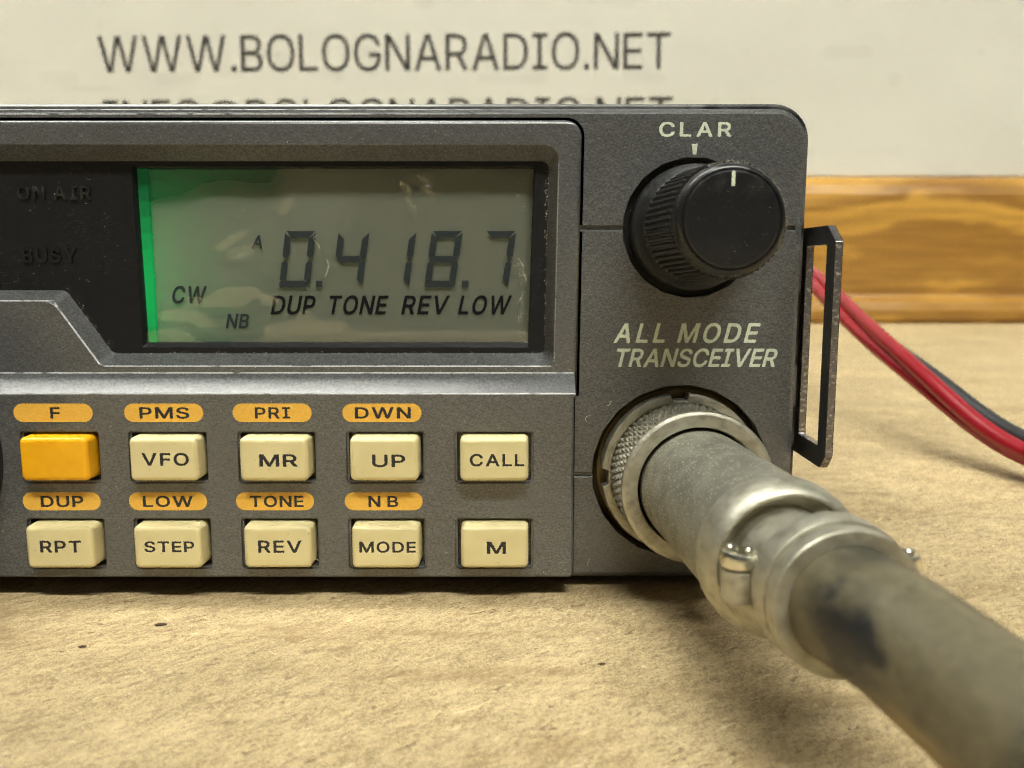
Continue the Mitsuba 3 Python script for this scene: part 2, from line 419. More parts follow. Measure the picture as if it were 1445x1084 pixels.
# ---------------------------------------------------------------- setting: bench top
def grid(x0, x1, y0, y1, nx, ny, h):
    X, Y = np.meshgrid(np.linspace(x0, x1, nx), np.linspace(y0, y1, ny), indexing='xy')
    v = np.column_stack([X.ravel(), Y.ravel(), h(X, Y).ravel()])
    i, j = np.meshgrid(np.arange(ny - 1), np.arange(nx - 1), indexing='ij'); a = i * nx + j
    q = np.stack([a, a + 1, a + nx + 1, a + nx], -1).reshape(-1, 4)
    return trimesh.Trimesh(v, np.vstack([q[:, [0, 1, 2]], q[:, [0, 2, 3]]]), process=False)

def bench_z(X, Y):
    P = np.stack([X * 0.11, Y * 0.16, 0 * X], -1)
    return 0.13 * (meshkit.fbm(P, 4, 3) - 0.62)
bench = grid(-1400, 900, -420, 512, 1200, 560, bench_z)
put('bench_top', bench, 'hardboard', smooth=True)
labels['bench_top'] = {'label': 'worn tan hardboard bench top with fibres and stains under the radio', 'category': 'workbench top', 'kind': 'structure'}

# ---------------------------------------------------------------- back of the bench: wooden batten and sign board
prof = [(512, 0), (497, 0), (494, 3), (493, 9), (495, 15), (499.5, 17.5), (501, 20), (500, 24), (500, 80), (500.6, 88), (502.5, 94), (506, 98.2), (511, 100), (522, 100), (522, 0)]
pr = rpoly(prof, [0, 0, 2, 4, 3, 1.5, 1, 2, 8, 5, 4, 3, 3, 0, 0], 5)
b = trimesh.creation.extrude_polygon(pr, 2300, engine='earcut')          # profile in (y, z), extruded along x
v = b.vertices.copy(); b = trimesh.Trimesh(np.column_stack([v[:, 2] - 1400, v[:, 0], v[:, 1]]), b.faces)
trimesh.repair.fix_normals(b)
put('wooden_batten', b, 'varnished_wood')
labels['wooden_batten'] = {'label': 'orange brown varnished wooden batten along the back of the bench below the white board', 'category': 'wooden batten'}

put('sign_board', bx(-1400, 900, 514, 520, 101.0, 520, 0.6), 'white_board', smooth=False)
labels['sign_board'] = {'label': 'off-white board with a printed web address standing behind the radio', 'category': 'sign'}
l1 = text('WWW.BOLOGNARADIO.NET', -282, 108, 171.5, 195.5, 514, 0.2, gap=0.14)
l2 = text('INFO@BOLOGNARADIO.NET', -281, 110, 130.0, 153.2, 514, 0.2, gap=0.14)
for m in (l1, l2):
    m.vertices[:, 2] += 0.006 * (m.vertices[:, 0] + 90)
put('sign_board__lettering', l1, 'board_print', smooth=False)
labels['sign_board__lettering'] = {'label': 'dark web address in thin capitals, upper line'}
put('sign_board__lettering', l2, 'board_print', smooth=False)
labels['sign_board__lettering_001'] = {'label': 'dark mail address in thin capitals, mostly hidden behind the radio'}

# ---------------------------------------------------------------- the transceiver
R = 'transceiver'
labels[R] = {'label': 'dark grey mobile radio transceiver with green-lit display and ivory keys on the bench', 'category': 'radio'}
LEFT = -116.0
case_out = rpoly([(LEFT, 1.0), (34.75, 1.0), (34.95, 58.35), (LEFT, 58.35)], [4, 1.2, 4.2, 4.2], 10)
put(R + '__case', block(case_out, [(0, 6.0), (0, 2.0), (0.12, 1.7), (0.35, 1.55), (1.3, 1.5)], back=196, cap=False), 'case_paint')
panel_out = rpoly([(LEFT + .6, 1.2), (34.1, 1.2), (34.3, 57.6), (LEFT + .6, 57.6)], [3.6, 0.8, 3.7, 3.7], 10)
KC, SC = (21.1, 43.95), (20.42, 14.67)
k_hole, s_hole = circle(*KC, 8.05), circle(*SC, 10.6, 128)
groove = unary_union([box(8.0, 43.68, 13.6, 44.16), box(28.6, 43.68, 33.2, 44.16), box(7.0, 14.1, 10.4, 14.5)])
inner = unary_union([k_hole, s_hole, groove])
behind = unary_union([box(LEFT + 5, 4.5, 6.0, 55.0), rpoly([(LEFT + 5, 24.0), (8.05, 24.0), (8.4, 56.5), (LEFT + 5, 56.5)], [0, 0, 2.1, 0], 10), box(LEFT + 5, 2.6, 7.6, 24.5)])                                 # open behind the display bezel and the keys, with a narrow gap round them
BV = 0.13
ins = 0.75
face_out = panel_out.buffer(-ins, join_style='mitre')
face = face_out.difference(inner.buffer(BV, join_style='mitre')).difference(behind)
m = [wall(panel_out, 1.55, 0.85), slope(panel_out, panel_out.buffer(-0.12, join_style='mitre'), 0.85, 0.55), slope(panel_out.buffer(-0.12, join_style='mitre'), panel_out.buffer(-0.52, join_style='mitre'), 0.55, 0.45),
     wall(panel_out.buffer(-0.52, join_style='mitre'), 0.45, 0.15), slope(panel_out.buffer(-0.52, join_style='mitre'), panel_out.buffer(-0.6, join_style='mitre'), 0.15, 0.05), slope(panel_out.buffer(-0.6, join_style='mitre'), face_out, 0.05, 0.0), flat(face, 0.0)]
m += cutout(inner, 0.0, BV, 3.0) + [flat(groove.difference(unary_union([k_hole, s_hole])), 0.42)]
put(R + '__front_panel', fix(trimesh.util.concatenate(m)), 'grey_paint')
put(R + '__case__back', flat(case_out, 196.0), 'black_lacquer', smooth=False)
put(R + '__chassis', flat(case_out.buffer(-0.5), 14.0), 'hole_black', smooth=False)
put(R + '__knob_recess', flat(k_hole.buffer(0.05), 1.8), 'hole_black', smooth=False)

# display bezel: raised frame with the sunk display surround
FY, DY = -0.65, 1.4
bez = rpoly([(LEFT + 3, 24.0), (7.75, 24.0), (8.07, 56.15), (LEFT + 3, 56.15)], [0, 0, 1.9, 1.9], 10)
rec = rpoly([(-49.0, 27.75), (4.95, 27.75), (5.4, 53.3), (-108, 53.3), (-108, 35.45), (-54.2, 35.45)], [1.6, 1.5, 1.7, 1.7, 1.5, 2.0], 8)
rec_floor = rpoly([(-48.3, 29.05), (3.95, 29.05), (4.35, 51.75), (-106.6, 51.75), (-106.6, 36.65), (-53.5, 36.65)], [1.0, 0.7, 0.9, 0.7, 0.7, 1.2], 8)
b1, b2, b3 = (bez.buffer(-t, join_style='mitre') for t in (0.12, 0.3, 0.55))
f1 = rec.buffer(0.1, join_style='mitre')
m = [wall(bez, 0.3, FY + .5), slope(bez, b1, FY + .5, FY + .2), slope(b1, b2, FY + .2, FY + .05), slope(b2, b3, FY + .05, FY), flat(b3.difference(f1), FY), slope(f1, rec, FY, FY + 0.06), slope(rec, rec_floor, FY + 0.06, DY)]
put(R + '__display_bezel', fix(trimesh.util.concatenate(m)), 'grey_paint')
lcd = rpoly([(-44.35, 30.3), (1.95, 30.3), (2.6, 51.05), (-44.65, 51.05)], 0.15, 2)
lcd_o = rpoly([(-44.75, 29.75), (2.1, 29.75), (2.75, 51.15), (-44.85, 51.15)], 0.15, 2)
m = [flat(rec_floor.buffer(0.3).difference(lcd_o), DY + 0.004), slope(lcd_o, lcd, DY + 0.004, DY + 0.55), wall(lcd, DY + 0.55, DY + 2.62)]
k = put(R + '__display_surround', fix(trimesh.util.concatenate(m)), 'black_plastic')
labels[k] = {'label': 'black sunken surround of the display'}
put(k + '__lettering', text('ON AIR', -58.4, -49.7, 47.35, 48.85, DY, 0.34, gap=0.26, bold=True), 'knob_plastic', smooth=False)
put(k + '__lettering', text('BUSY', -58.3, -51.9, 40.0, 41.6, DY, 0.34, gap=0.26, bold=True), 'knob_plastic', smooth=False)
labels[k + '__lettering'] = {'label': 'raised black words ON AIR'}
labels[k + '__lettering_001'] = {'label': 'raised black word BUSY'}

# display: reflector, light strip, segments and printed indicators
D = put(R + '__display', flat(lcd.buffer(0.4), DY + 2.5), 'lcd_reflector', smooth=False)
labels[D] = {'label': 'pale green liquid crystal display lit from its left edge'}
zs = np.linspace(30.2, 51.0, 12)
for z0, z1 in zip(zs, zs[1:]):                                       # the light guide glows most around its lamp, a little below the middle
    zm = (z0 + z1) / 2
    sm = lambda a, b, q: (lambda t: t * t * (3 - 2 * t))(min(1, max(0, (q - a) / (b - a))))
    gl = 0.10 + 0.9 * sm(50.5, 38.0, zm) * sm(27.0, 34.5, zm)
    put(D + '__backlight', bx(-44.6, -43.45, DY + 1.1, DY + 1.72, z0, z1), {'type': 'diffuse', 'reflectance': rgb(0.01, 0.07, 0.03)}, smooth=False,
        emitter={'type': 'area', 'radiance': rgb(0.001 * gl, 0.190 * gl, 0.036 * gl), 'sampling_weight': 0.04})
labels[D + '__backlight'] = {'label': 'glowing green light strip at the left edge of the display'}
put(D + '__lamp', bx(-45.1, -43.6, DY + 9.2, DY + 10.2, 30.5, 45.5), {'type': 'diffuse', 'reflectance': rgb(0.05, 0.2, 0.08)}, smooth=False,
    emitter={'type': 'area', 'radiance': rgb(0.4, 27.0, 8.0), 'sampling_weight': 0.35})
put(D + '__light_baffle', wall(lcd.buffer(0.75, join_style='mitre'), DY + 2.7, DY + 11.5), 'hole_black', smooth=False)  # unseen baffle added to keep the lamp from leaking out of the gaps
labels[D + '__lamp'] = {'label': 'green lamp behind the left edge of the display'}
SY = DY + 1.1


def seg_polys(x, z, w, h, t, sl, which):
    g = 0.13; hh = h / 2; out = []
    S = {'a': [(g, h), (w - g, h), (w - t - g * .3, h - t), (t + g * .3, h - t)], 'd': [(g, 0), (w - g, 0), (w - t - g * .3, t), (t * .25, t), (-0.02, t * .55)],
         'g': [(t * .35 + g, hh), (t + .1, hh + t / 2), (w - t - .1, hh + t / 2), (w - t * .35 - g, hh), (w - t - .1, hh - t / 2), (t + .1, hh - t / 2)],
         'f': [(0, h - g * 1.6), (t, h - t - g * 1.6), (t, hh + t / 2 + g), (t * .5, hh + g * .6), (0, hh + t * .5)],
         'e': [(0, t + g), (t, t + g), (t, hh - t / 2 - g), (t * .6, hh - g * .9), (0, hh - t * .6)],
         'b': [(w, h - g * 1.6), (w - t, h - t - g * 1.6), (w - t, hh + t / 2 + g), (w - t * .5, hh + g * .6), (w, hh + t * .5)],
         'c': [(w, g * 1.6), (w - t, t + g * 1.6), (w - t, hh - t / 2 - g), (w - t * .5, hh - g * .8), (w, hh - t * .6)]}
    for s in which:
        out.append(Polygon([(x + px + sl * pz, z + pz) for px, pz in S[s]]).buffer(0))
    return out


def thin(polys, y, d=0.02):
    return flat(unary_union(polys), y)


for xr, segs, name in ((-24.55, 'abcdef', 'zero'), (-18.15, 'bcfg', 'four'), (-12.5, 'bc', 'one'), (-6.95, 'abcdefg', 'eight'), (-0.5, 'abc', 'seven')):
    w = 3.7
    key = put(D + '__digit', thin(seg_polys(xr - w, 36.98, w, 6.7, 0.77, 0.155, segs), SY), 'lcd_black', smooth=False)
    labels[key] = {'label': f'dark segment digit {name}'}
for x in (-23.75, -6.05):
    put(D + '__decimal_point', thin([box(x, 36.98, x + 0.78, 37.76)], SY), 'lcd_black', smooth=False)
for s, x0, x1, z0, z1, mat, sl in (('DUP', -29.4, -23.76, 33.75, 35.9, 'lcd_print', .22), ('TONE', -22.6, -15.0, 33.75, 35.9, 'lcd_print', .22), ('REV', -13.5, -7.55, 33.75, 35.9, 'lcd_print', .22), ('LOW', -6.6, -.02, 33.75, 35.9, 'lcd_print', .22),
                                   ('A', -31.45, -29.85, 41.65, 43.15, 'lcd_black', .2), ('CW', -41.45, -37.05, 35.07, 37.05, 'lcd_black', .2), ('NB', -34.95, -31.95, 32.05, 33.7, 'lcd_black', .2)):
    key = put(D + '__indicator', text(s, x0, x1, z0, z1, DY + 1.32, 0.03, slant=sl, gap=0.2, bold=True), mat, smooth=False)
    labels[key] = {'label': f'slanted dark word {s}' if len(s) > 1 else f'slanted dark letter {s}'}

# hazy sheets added behind the segments, shaped like the cloudy reflections in the display
scene['reflection_cloud'] = {'type': 'mask', 'opacity': 0.085, 'bsdf': {'type': 'twosided', 'bsdf': {'type': 'diffuse', 'reflectance': rgb(0.55, 0.57, 0.47)}}}
scene['reflection_haze'] = {'type': 'mask', 'opacity': 0.115, 'bsdf': {'type': 'twosided', 'bsdf': {'type': 'diffuse', 'reflectance': rgb(0.37, 0.39, 0.31)}}}
for pts, yy, grow in (([(-43.4, 46.2), (-39.5, 46.9), (-36.8, 48.2), (-34.5, 48.6), (-31, 48.2), (-28.6, 48.3), (-27.2, 49.6), (-26.7, 51.3), (2.7, 51.3), (2.7, 30.0), (-43.4, 30.0)], 1.45, (-1.2, -.6, 0, .6, 1.2)),
                ([(-43.4, 43.4), (-38.5, 43.9), (-35.5, 45.2), (-32.2, 45.6), (-28.4, 46.9), (-26.0, 49.8), (-25.2, 51.3), (-19.5, 51.3), (-19.0, 47), (-21, 42.5), (-25.5, 40.4), (-30.8, 38.8), (-33.5, 36.2), (-36, 36.6), (-38, 33.0), (-40, 30.0), (-43.4, 30.0)], 2.12, (-1.0, .8))):
    for n, gr in enumerate(grow):
        pl = Polygon(pts).buffer(-1.2).buffer(2.4).buffer(-1.2 + gr).intersection(lcd.buffer(0.3))
        put(D + '__added_haze', flat(pl, DY + yy + 0.13 * n), 'reflection_haze' if yy < 1.8 else 'reflection_cloud', smooth=False)

# window over the display: a sheet of clear film, creased at its upper left
scene['clear_film'] = {'type': 'thindielectric', 'int_ior': 1.5}
DENTS = [(-33.2, 43.3, 1.3, .46, .6), (-32.6, 41.7, 1.3, .44, .5), (-10.5, 50.0, .6, .3, -.6), (-9.9, 48.6, .65, .32, -.7), (-12.6, 49.2, 1.0, .3, -.9), (-12.0, 47.3, .8, .26, -.9), (-27.0, 47.5, 1.6, .35, 1.2)]
def film_y(X, Z):
    P = np.stack([X * 0.12, Z * 0.16, 0 * X], -1)
    amp = 0.55 * np.clip((-14 - X) / 22, 0, 1) * np.clip((Z - 30) / 10, 0, 1) * np.clip((51 - Z) / 2.5, 0, 1) * np.clip((X + 44.4) / 2, 0, 1)
    d = amp * (meshkit.fbm(P, 3, 11) - 0.35)
    for x, z, r, h, a in DENTS:                                       # creases pressed into the film
        u = (X - x) * math.cos(a) + (Z - z) * math.sin(a); w = -(X - x) * math.sin(a) + (Z - z) * math.cos(a)
        d = d + h * np.exp(-(u / r) ** 2 - (w / (0.42 * r)) ** 2)
    return DY + 0.62 - d
g = grid(-44.5, 2.2, 30.3, 51.0, 420, 190, lambda X, Z: 0 * X)
gv = g.vertices.copy(); g = trimesh.Trimesh(np.column_stack([gv[:, 0], film_y(gv[:, 0], gv[:, 1]), gv[:, 1]]), g.faces, process=False)
key = put(R + '__display_window', g, 'clear_film', smooth=True)
labels[key] = {'label': 'clear display window, creased at its upper left'}

# key panel, proud of the bezel, with the sloped band above it
KY = -3.3
kp = rpoly([(LEFT + 3, 2.4), (7.35, 2.4), (7.3, 24.75), (LEFT + 3, 24.75)], [0, 0.7, 0, 0], 6)
KX = [-53.1, -40.4, -27.6, -14.85, -2.1]
holes = [rrect(x - 4.62, x + 4.62, zc - 3.15, zc + 3.15, 0.5, 4) for x in KX for zc in (17.22, 6.72)]
lip = [h.buffer(0.0) for h in holes]
hole_in = [rrect(x - 4.38, x + 4.38, zc - 2.92, zc + 2.92, 0.15, 2) for x in KX for zc in (17.22, 6.72)]
HO, HI = unary_union(holes), unary_union(hole_in)
k1, k2 = kp.buffer(-0.15, join_style='mitre'), kp.buffer(-0.35, join_style='mitre')
m = [wall(kp, 0.3, KY + .4), slope(kp, k1, KY + .4, KY + .12), slope(k1, k2, KY + .12, KY), flat(k2.difference(HO.buffer(0.06, join_style='mitre')), KY),
     slope(HO.buffer(0.06, join_style='mitre'), HO, KY, KY + .07), wall(HO, KY + .07, KY + .45), flat(HO.difference(HI), KY + .45), wall(HI, KY + .45, KY + 2.4), flat(HI, KY + 2.4)]
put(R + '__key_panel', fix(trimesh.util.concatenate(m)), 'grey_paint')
pb = [(FY + 0.02, 26.95), (FY - 0.12, 26.93), (KY + 0.08, 24.86), (KY - 0.0, 24.70), (KY, 24.3), (FY + .6, 24.3), (FY + .6, 26.9)]
b = trimesh.creation.extrude_polygon(rpoly(pb, [0.05, .15, .1, .05, 0, 0, 0], 3), 120.4, engine='earcut')
v = b.vertices.copy(); b = trimesh.Trimesh(np.column_stack([v[:, 2] + LEFT + 3, v[:, 0], v[:, 1]]), b.faces); trimesh.repair.fix_normals(b)
key = put(R + '__sloped_band', b, 'grey_paint')

def key_cap():
    p = rrect(-4.02, 4.02, -2.64, 2.64, 0.68, 6)
    st = [(0.0, 1.6), (0.10, -3.6 - KY * 0 - 1.0)]
    y0 = KY - 1.95
    steps = [(0, KY + 1.9), (0.06, y0 + 0.68)] + [(0.06 + 0.56 * (1 - math.cos(a)), y0 + 0.68 * (1 - math.sin(a))) for a in np.linspace(0.2, math.pi / 2, 7)]
    return block(p, steps)
cap_mesh = key_cap()
legend = [[None, 'RPT'], ['VFO', 'STEP'], ['MR', 'REV'], ['UP', 'MODE'], ['CALL', 'M']]
box_of = {'VFO': (-42.73, -37.32, 16.7, 18.1), 'MR': (-29.16, -24.79, 16.6, 17.98), 'UP': (-16.16, -12.33, 16.53, 17.92), 'CALL': (-4.87, 1.43, 16.65, 18.0), 'RPT': (-55.19, -50.39, 6.32, 7.68),
          'STEP': (-43.0, -37.17, 6.38, 7.6), 'REV': (-29.73, -24.64, 6.26, 7.66), 'MODE': (-17.87, -11.26, 6.3, 7.53), 'M': (-2.94, -.71, 6.15, 7.54)}
cap_dx = 0.0
for i, x in enumerate(KX):
    for j, zc in enumerate((17.27, 6.77)):
        s = legend[i][j]
        c = cap_mesh.copy()
        a = math.radians(rng.uniform(-0.5, 0.5)); dy = rng.uniform(-0.12, 0.08)
        c.apply_transform(np.array([[1, 0, 0, x + 0.05 + rng.uniform(-.06, .06)], [0, 1, 0, dy], [0, 0, 1, zc + 0.08], [0, 0, 0, 1]]))
        key = put(R + '__key', c, 'amber_plastic' if s is None else 'ivory_plastic', smooth=40)
        labels[key] = {'label': 'blank amber key' if s is None else f'ivory key marked {s}'}
        if s:
            put(key + '__legend', text(s, *box_of[s], KY - 1.95 + dy, 0.05, gap=0.2, bold=True), 'dark_print', smooth=False)
pills = {'F': (-53.62, 22.53, (-53.95, -52.8)), 'PMS': (-40.7, 22.53, (-43.53, -37.71)), 'PRI': (-28.03, 22.53, (-30.03, -25.93)), 'DWN': (-15.2, 22.53, (-18.35, -11.82)),
         'DUP': (-53.36, 11.9, (-55.82, -50.78)), 'LOW': (-40.76, 11.9, (-43.72, -37.82)), 'TONE': (-28.08, 11.9, (-31.04, -24.7)), 'NB': (-15.2, 11.9, (-17.01, -13.51))}
for s, (x, z, (a, b)) in pills.items():
    p = rrect(x - 4.62, x + 4.62, z - 1.09, z + 1.09, 1.07, 8)
    key = put(R + '__function_label', trimesh.util.concatenate([flat(p, KY - 0.03), wall(p, KY - .03, KY + .02)]), 'orange_print', smooth=False)
    labels[key] = {'label': f'orange pill-shaped label printed {s}'}
    put(key + '__lettering', text(s, a, b, z - 0.64, z + 0.63, KY - 0.03, 0.03, gap=0.5 if s == 'NB' else 0.2, bold=True), 'dark_print', smooth=False)

for s, bb, sl, bo, gp in (('CLAR', (17.0, 25.35, 54.4, 55.95), 0.0, True, .3), ('ALL MODE', (12.1, 29.6, 30.5, 32.72), 0.24, True, .3), ('TRANSCEIVER', (12.1, 31.95, 27.6, 29.68), 0.24, True, .12)):
    key = put(R + '__lettering', text(s, *bb, 0.0, 0.04, slant=sl, gap=gp, bold=bo), 'white_print', smooth=False)
    labels[key] = {'label': f'white printed words {s}' if ' ' in s else f'white printed word {s}'}
key = put(R + '__pointer_mark', trimesh.util.concatenate([flat(Polygon([(20.82, 53.55), (20.98, 52.35), (21.38, 52.35), (21.52, 53.55)]), -0.04), wall(Polygon([(20.82, 53.55), (20.98, 52.35), (21.38, 52.35), (21.52, 53.55)]), -.04, 0.02)]), 'white_print', smooth=False)

# clarifier knob
prof = [(-1.8, 7.25), (-0.3, 7.3), (1.0, 7.28), (2.4, 7.12), (3.4, 6.85), (4.1, 6.5), (4.5, 6.25), (4.6, 6.15)]
sk = lathe(prof, 96); sk.apply_translation([KC[0], 0, KC[1]])
K = put(R + '__clarifier_knob', sk, 'knob_plastic', smooth=35)
labels[K] = {'label': 'black fluted knob below the word CLAR'}
ts = np.r_[4.55, np.linspace(4.8, 16.9, 12), 17.2, 17.25]
gp = [(t, 6.30 - 0.52 * (t - 4.55) / 12.6 if t < 17.24 else 4.9) for t in ts]
def flutes(th, t, r):
    w = 0.5 + 0.5 * np.cos(54 * th)
    on = np.clip((t - 4.55) / 0.3, 0, 1)
    return r - on * 0.34 * np.clip(1.7 * w - 0.3, 0, 1)
gm = lathe(gp, 54 * 14, flutes); gm.apply_translation([KC[0], 0, KC[1]])
put(K + '__grip', gm, 'knob_grip', smooth=35)
prof = [(16.9, 5.42), (17.1, 5.46), (17.5, 5.48), (18.0, 5.44), (18.4, 5.28), (18.62, 5.05), (18.66, 4.88), (18.5, 4.8), (18.5, 4.72), (18.72, 4.6), (18.8, 4.4), (18.82, 0.02)]
cp = lathe(prof, 128); cp.apply_translation([KC[0], 0, KC[1]])
put(K + '__end_cap', cp, 'knob_plastic', smooth=35)
pt = bx(KC[0] - .17, KC[0] + .17, -18.86, -18.3, 47.1, 48.5, .02)
put(K + '__pointer', pt, 'white_print', smooth=False)

# main tuning dial at the left, mostly out of the picture
prof = [(-0.2, 17.5), (2.2, 17.5), (2.8, 17.0), (3.0, 16.0), (17.5, 15.4), (19.0, 14.9), (19.6, 13.6), (19.7, 0.05)]
def dial_fl(th, t, r): return r - 0.35 * (np.abs(np.sin(45 * th)) ** 2) * ((t > 2.9) & (t < 18.0))
dm = lathe([p for p in prof], 720, dial_fl); dm.apply_translation([-77.4, KY, 17.4])
key = put(R + '__tuning_dial', dm, 'knob_plastic', smooth=35)
labels[key] = {'label': 'large black tuning dial cut off by the left edge of the photo'}

# guard bracket on the right side
br = rpoly([(-7.8, 18.3), (-6.3, 16.7), (4.2, 16.7), (4.2, 44.0), (-5.2, 44.0), (-7.8, 42.2)], [.2, .2, .2, .2, .2, .2], 3)
sl = rrect(-5.4, 1.4, 19.1, 41.9, 0.25, 4)
ring = br.difference(sl)
bm = trimesh.creation.extrude_polygon(ring, 0.9, engine='earcut')
v = bm.vertices.copy(); bm = trimesh.Trimesh(np.column_stack([35.12 + v[:, 2], v[:, 0], v[:, 1]]), bm.faces); trimesh.repair.fix_normals(bm)
key = put(R + '__guard_bracket', bm, 'black_lacquer', smooth=False)
labels[key] = {'label': 'slotted black metal guard bracket on the right side of the radio'}
ed = []
for ring_ in rings(ring):
    n = len(ring_); i = np.arange(n); j = (i + 1) % n
    off = np.array(ring_); c = np.array([-3.6, 30.0])
    vv = np.vstack([np.column_stack([np.full(n, 35.20), off]), np.column_stack([np.full(n, 35.94), off])])
    ed.append(trimesh.Trimesh(vv, np.vstack([np.column_stack([i, j, j + n]), np.column_stack([i, j + n, i + n])]), process=False))
e_ = trimesh.util.concatenate(ed)
nrm = e_.vertex_normals
poly_b = ring
vv = e_.vertices.copy()
for q in range(len(vv)):                                   # bare worn metal edge, a hair proud of the lacquered plate
    p = Point(vv[q, 1], vv[q, 2]); near = ring.boundary
    d = np.array([vv[q, 1], vv[q, 2]])
    for a in np.linspace(0, 2 * np.pi, 16, endpoint=False):
        t = d + 0.02 * np.array([math.cos(a), math.sin(a)])
        if not ring.contains(Point(t)) and near.distance(Point(t)) > 0.0155: vv[q, 1:] = t; break
put(R + '__guard_bracket__worn_edge', trimesh.Trimesh(vv, e_.faces, process=False), 'worn_edge', smooth=False)

# antenna socket in its recess
so = lathe([(-2.6, 10.55), (-2.2, 10.5), (-1.8, 9.9), (-1.75, 9.0), (-1.7, 6.0)], 96); so.apply_translation([SC[0], 0, SC[1]])
put(R + '__antenna_socket', so, 'brass_dark', smooth=30)

# dust and lint on the radio
dm = []
def speck(p, r):
    s = trimesh.creation.icosahedron(); s.apply_scale([r, r * rng.uniform(.4, .8), r * rng.uniform(.5, 1)]); s.apply_translation(p); dm.append(s)
def hair(p, L, r=0.022):
    a = rng.uniform(0, 2 * np.pi); b = a + rng.uniform(-1.5, 1.5); c = b + rng.uniform(-1.2, 1.2)
    q = np.array([p, p + L / 3 * np.array([math.cos(a), -.03, math.sin(a)]), p + L / 3 * np.array([math.cos(a) + math.cos(b), -.05, math.sin(a) + math.sin(b)]), p + L / 3 * np.array([math.cos(a) + math.cos(b) + math.cos(c), 0, math.sin(a) + math.sin(b) + math.sin(c)])])
    dm.append(tube(spline(q, 10), r, 5))
for _ in range(130): speck((rng.uniform(3.9, 4.35), DY - .02, rng.uniform(29.3, 51)), rng.uniform(.03, .08))
for _ in range(90): speck((rng.uniform(-44, 4), DY - rng.uniform(0, .3), 29.05 + rng.uniform(-.15, .2)), rng.uniform(.03, .07))
for _ in range(110): speck((rng.uniform(0.6, 2.0), DY + .45, rng.uniform(30.5, 50) if rng.random() < .5 else rng.uniform(30.4, 38)), rng.uniform(.025, .07))
for _ in range(60): speck((rng.uniform(-44, 2), DY + .4, rng.uniform(30.4, 50)), rng.uniform(.02, .06))
for _ in range(110): speck((rng.uniform(-62, 7), KY - .02, rng.uniform(3, 24.5)), rng.uniform(.02, .055))
for _ in range(40): speck((rng.uniform(-62, 7), FY - .02, rng.choice([rng.uniform(53.5, 56), rng.uniform(27.2, 27.6)])), rng.uniform(.025, .06))
for _ in range(150): speck((rng.uniform(9, 33), -.02, rng.uniform(2, 56)), rng.uniform(.02, .05))
for _ in range(60): speck((rng.uniform(-60, -46), DY - .02, rng.uniform(37.5, 51)), rng.uniform(.02, .05))
for _ in range(40):
    t = rng.random(); speck((-53.4 + 5.2 * t + rng.normal(0, .25), DY - .05, 36.8 - 7.6 * t + rng.normal(0, .25)), rng.uniform(.03, .08))
hair(np.array([-23.4, DY + .4, 43.2]), 2.0); hair(np.array([-22.3, DY + .4, 40.3]), 2.2, .03)
for _ in range(12): hair(np.array([rng.uniform(0.7, 1.7), DY + .42, rng.uniform(30.6, 41)]), rng.uniform(.6, 1.5))
for _ in range(8): hair(np.array([rng.uniform(-60, 30), -.05 if rng.random() < .3 else KY - .05, rng.uniform(3, 24)]), rng.uniform(.5, 1.3))
for _ in range(26): speck((KC[0] + rng.normal(0, 2.4), -18.84, KC[1] + rng.normal(-1, 2.2)), rng.uniform(.015, .035))
for _ in range(160):
    a = rng.uniform(-.2, 2.0); speck((KC[0] + 5.55 * math.cos(a), -17.6 + rng.normal(0, .35), KC[1] + 5.62 * math.sin(a)), rng.uniform(.02, .05))
key = put(R + '__dust', trimesh.util.concatenate(dm), 'lint', smooth=False)
labels[key] = {'label': 'pale specks of dust and lint on the front', 'kind': 'stuff'}

# ---------------------------------------------------------------- coaxial cable and its plug
C = 'coaxial_cable'
labels[C] = {'label': 'thick dirty grey coaxial cable with a screwed metal plug fitted to the radio', 'category': 'cable'}
ax = np.array([0.055, -1.0, 0.024]); ax /= np.linalg.norm(ax)
ux = np.cross(-ax, [0, 0, 1.0]); ux /= np.linalg.norm(ux); uz = np.cross(ux, -ax)
ORG = np.array([SC[0], 0, SC[1]])
def along(m):
    v = m.vertices; w = ORG + v[:, :1] * ux + v[:, 1:2] * (-ax) + v[:, 2:] * uz
    return trimesh.Trimesh(w, m.faces, process=False)
def at(x, t, z): return ORG + x * ux + t * ax + z * uz
def notches(th, t, r):
    a = (th - np.pi / 2 * 0.03) % (np.pi / 2); a = np.minimum(a, np.pi / 2 - a)
    return np.where(a < 0.10, r - 0.75, r)
rg = lathe([(-1.2, 8.8), (-0.9, 9.55), (-.75, 9.72), (0.75, 9.72), (0.95, 9.6), (1.05, 9.3), (1.0, 8.7)], 240, notches)
put(C + '__lock_ring', along(rg), 'nickel', smooth=25)
ts = np.linspace(0.6, 8.6, 96)
def knurl(th, t, r):
    a, b = 66 * th + 2.2 * t, 66 * th - 2.2 * t
    tri = lambda q: np.abs(((q / np.pi) % 2.0) - 1)
    d = np.clip(1.5 * np.minimum(tri(a), tri(b)), 0, 1)
    on = np.clip((t - 0.6) / .25, 0, 1) * np.clip((8.6 - t) / .2, 0, 1)
    return r - on * (0.34 * (1 - d))
put(C + '__coupling_nut', along(lathe([(t, 8.75) for t in ts], 66 * 12, knurl)), 'nickel', smooth=25)
put(C + '__coupling_nut__front_ring', along(lathe([(8.55, 8.72), (8.75, 8.66), (8.95, 8.4), (9.0, 8.2), (9.02, 7.2), (8.95, 6.95), (8.2, 6.8)], 128)), 'nickel', smooth=30)
bp = [(6.0, 6.5), (9.1, 6.5), (9.2, 6.56), (14, 6.52), (32.2, 6.42)]
bp = [(t, np.interp(t, [q[0] for q in bp], [q[1] for q in bp])) for t in np.r_[6.0, 9.1, np.linspace(9.2, 32.2, 30)]]
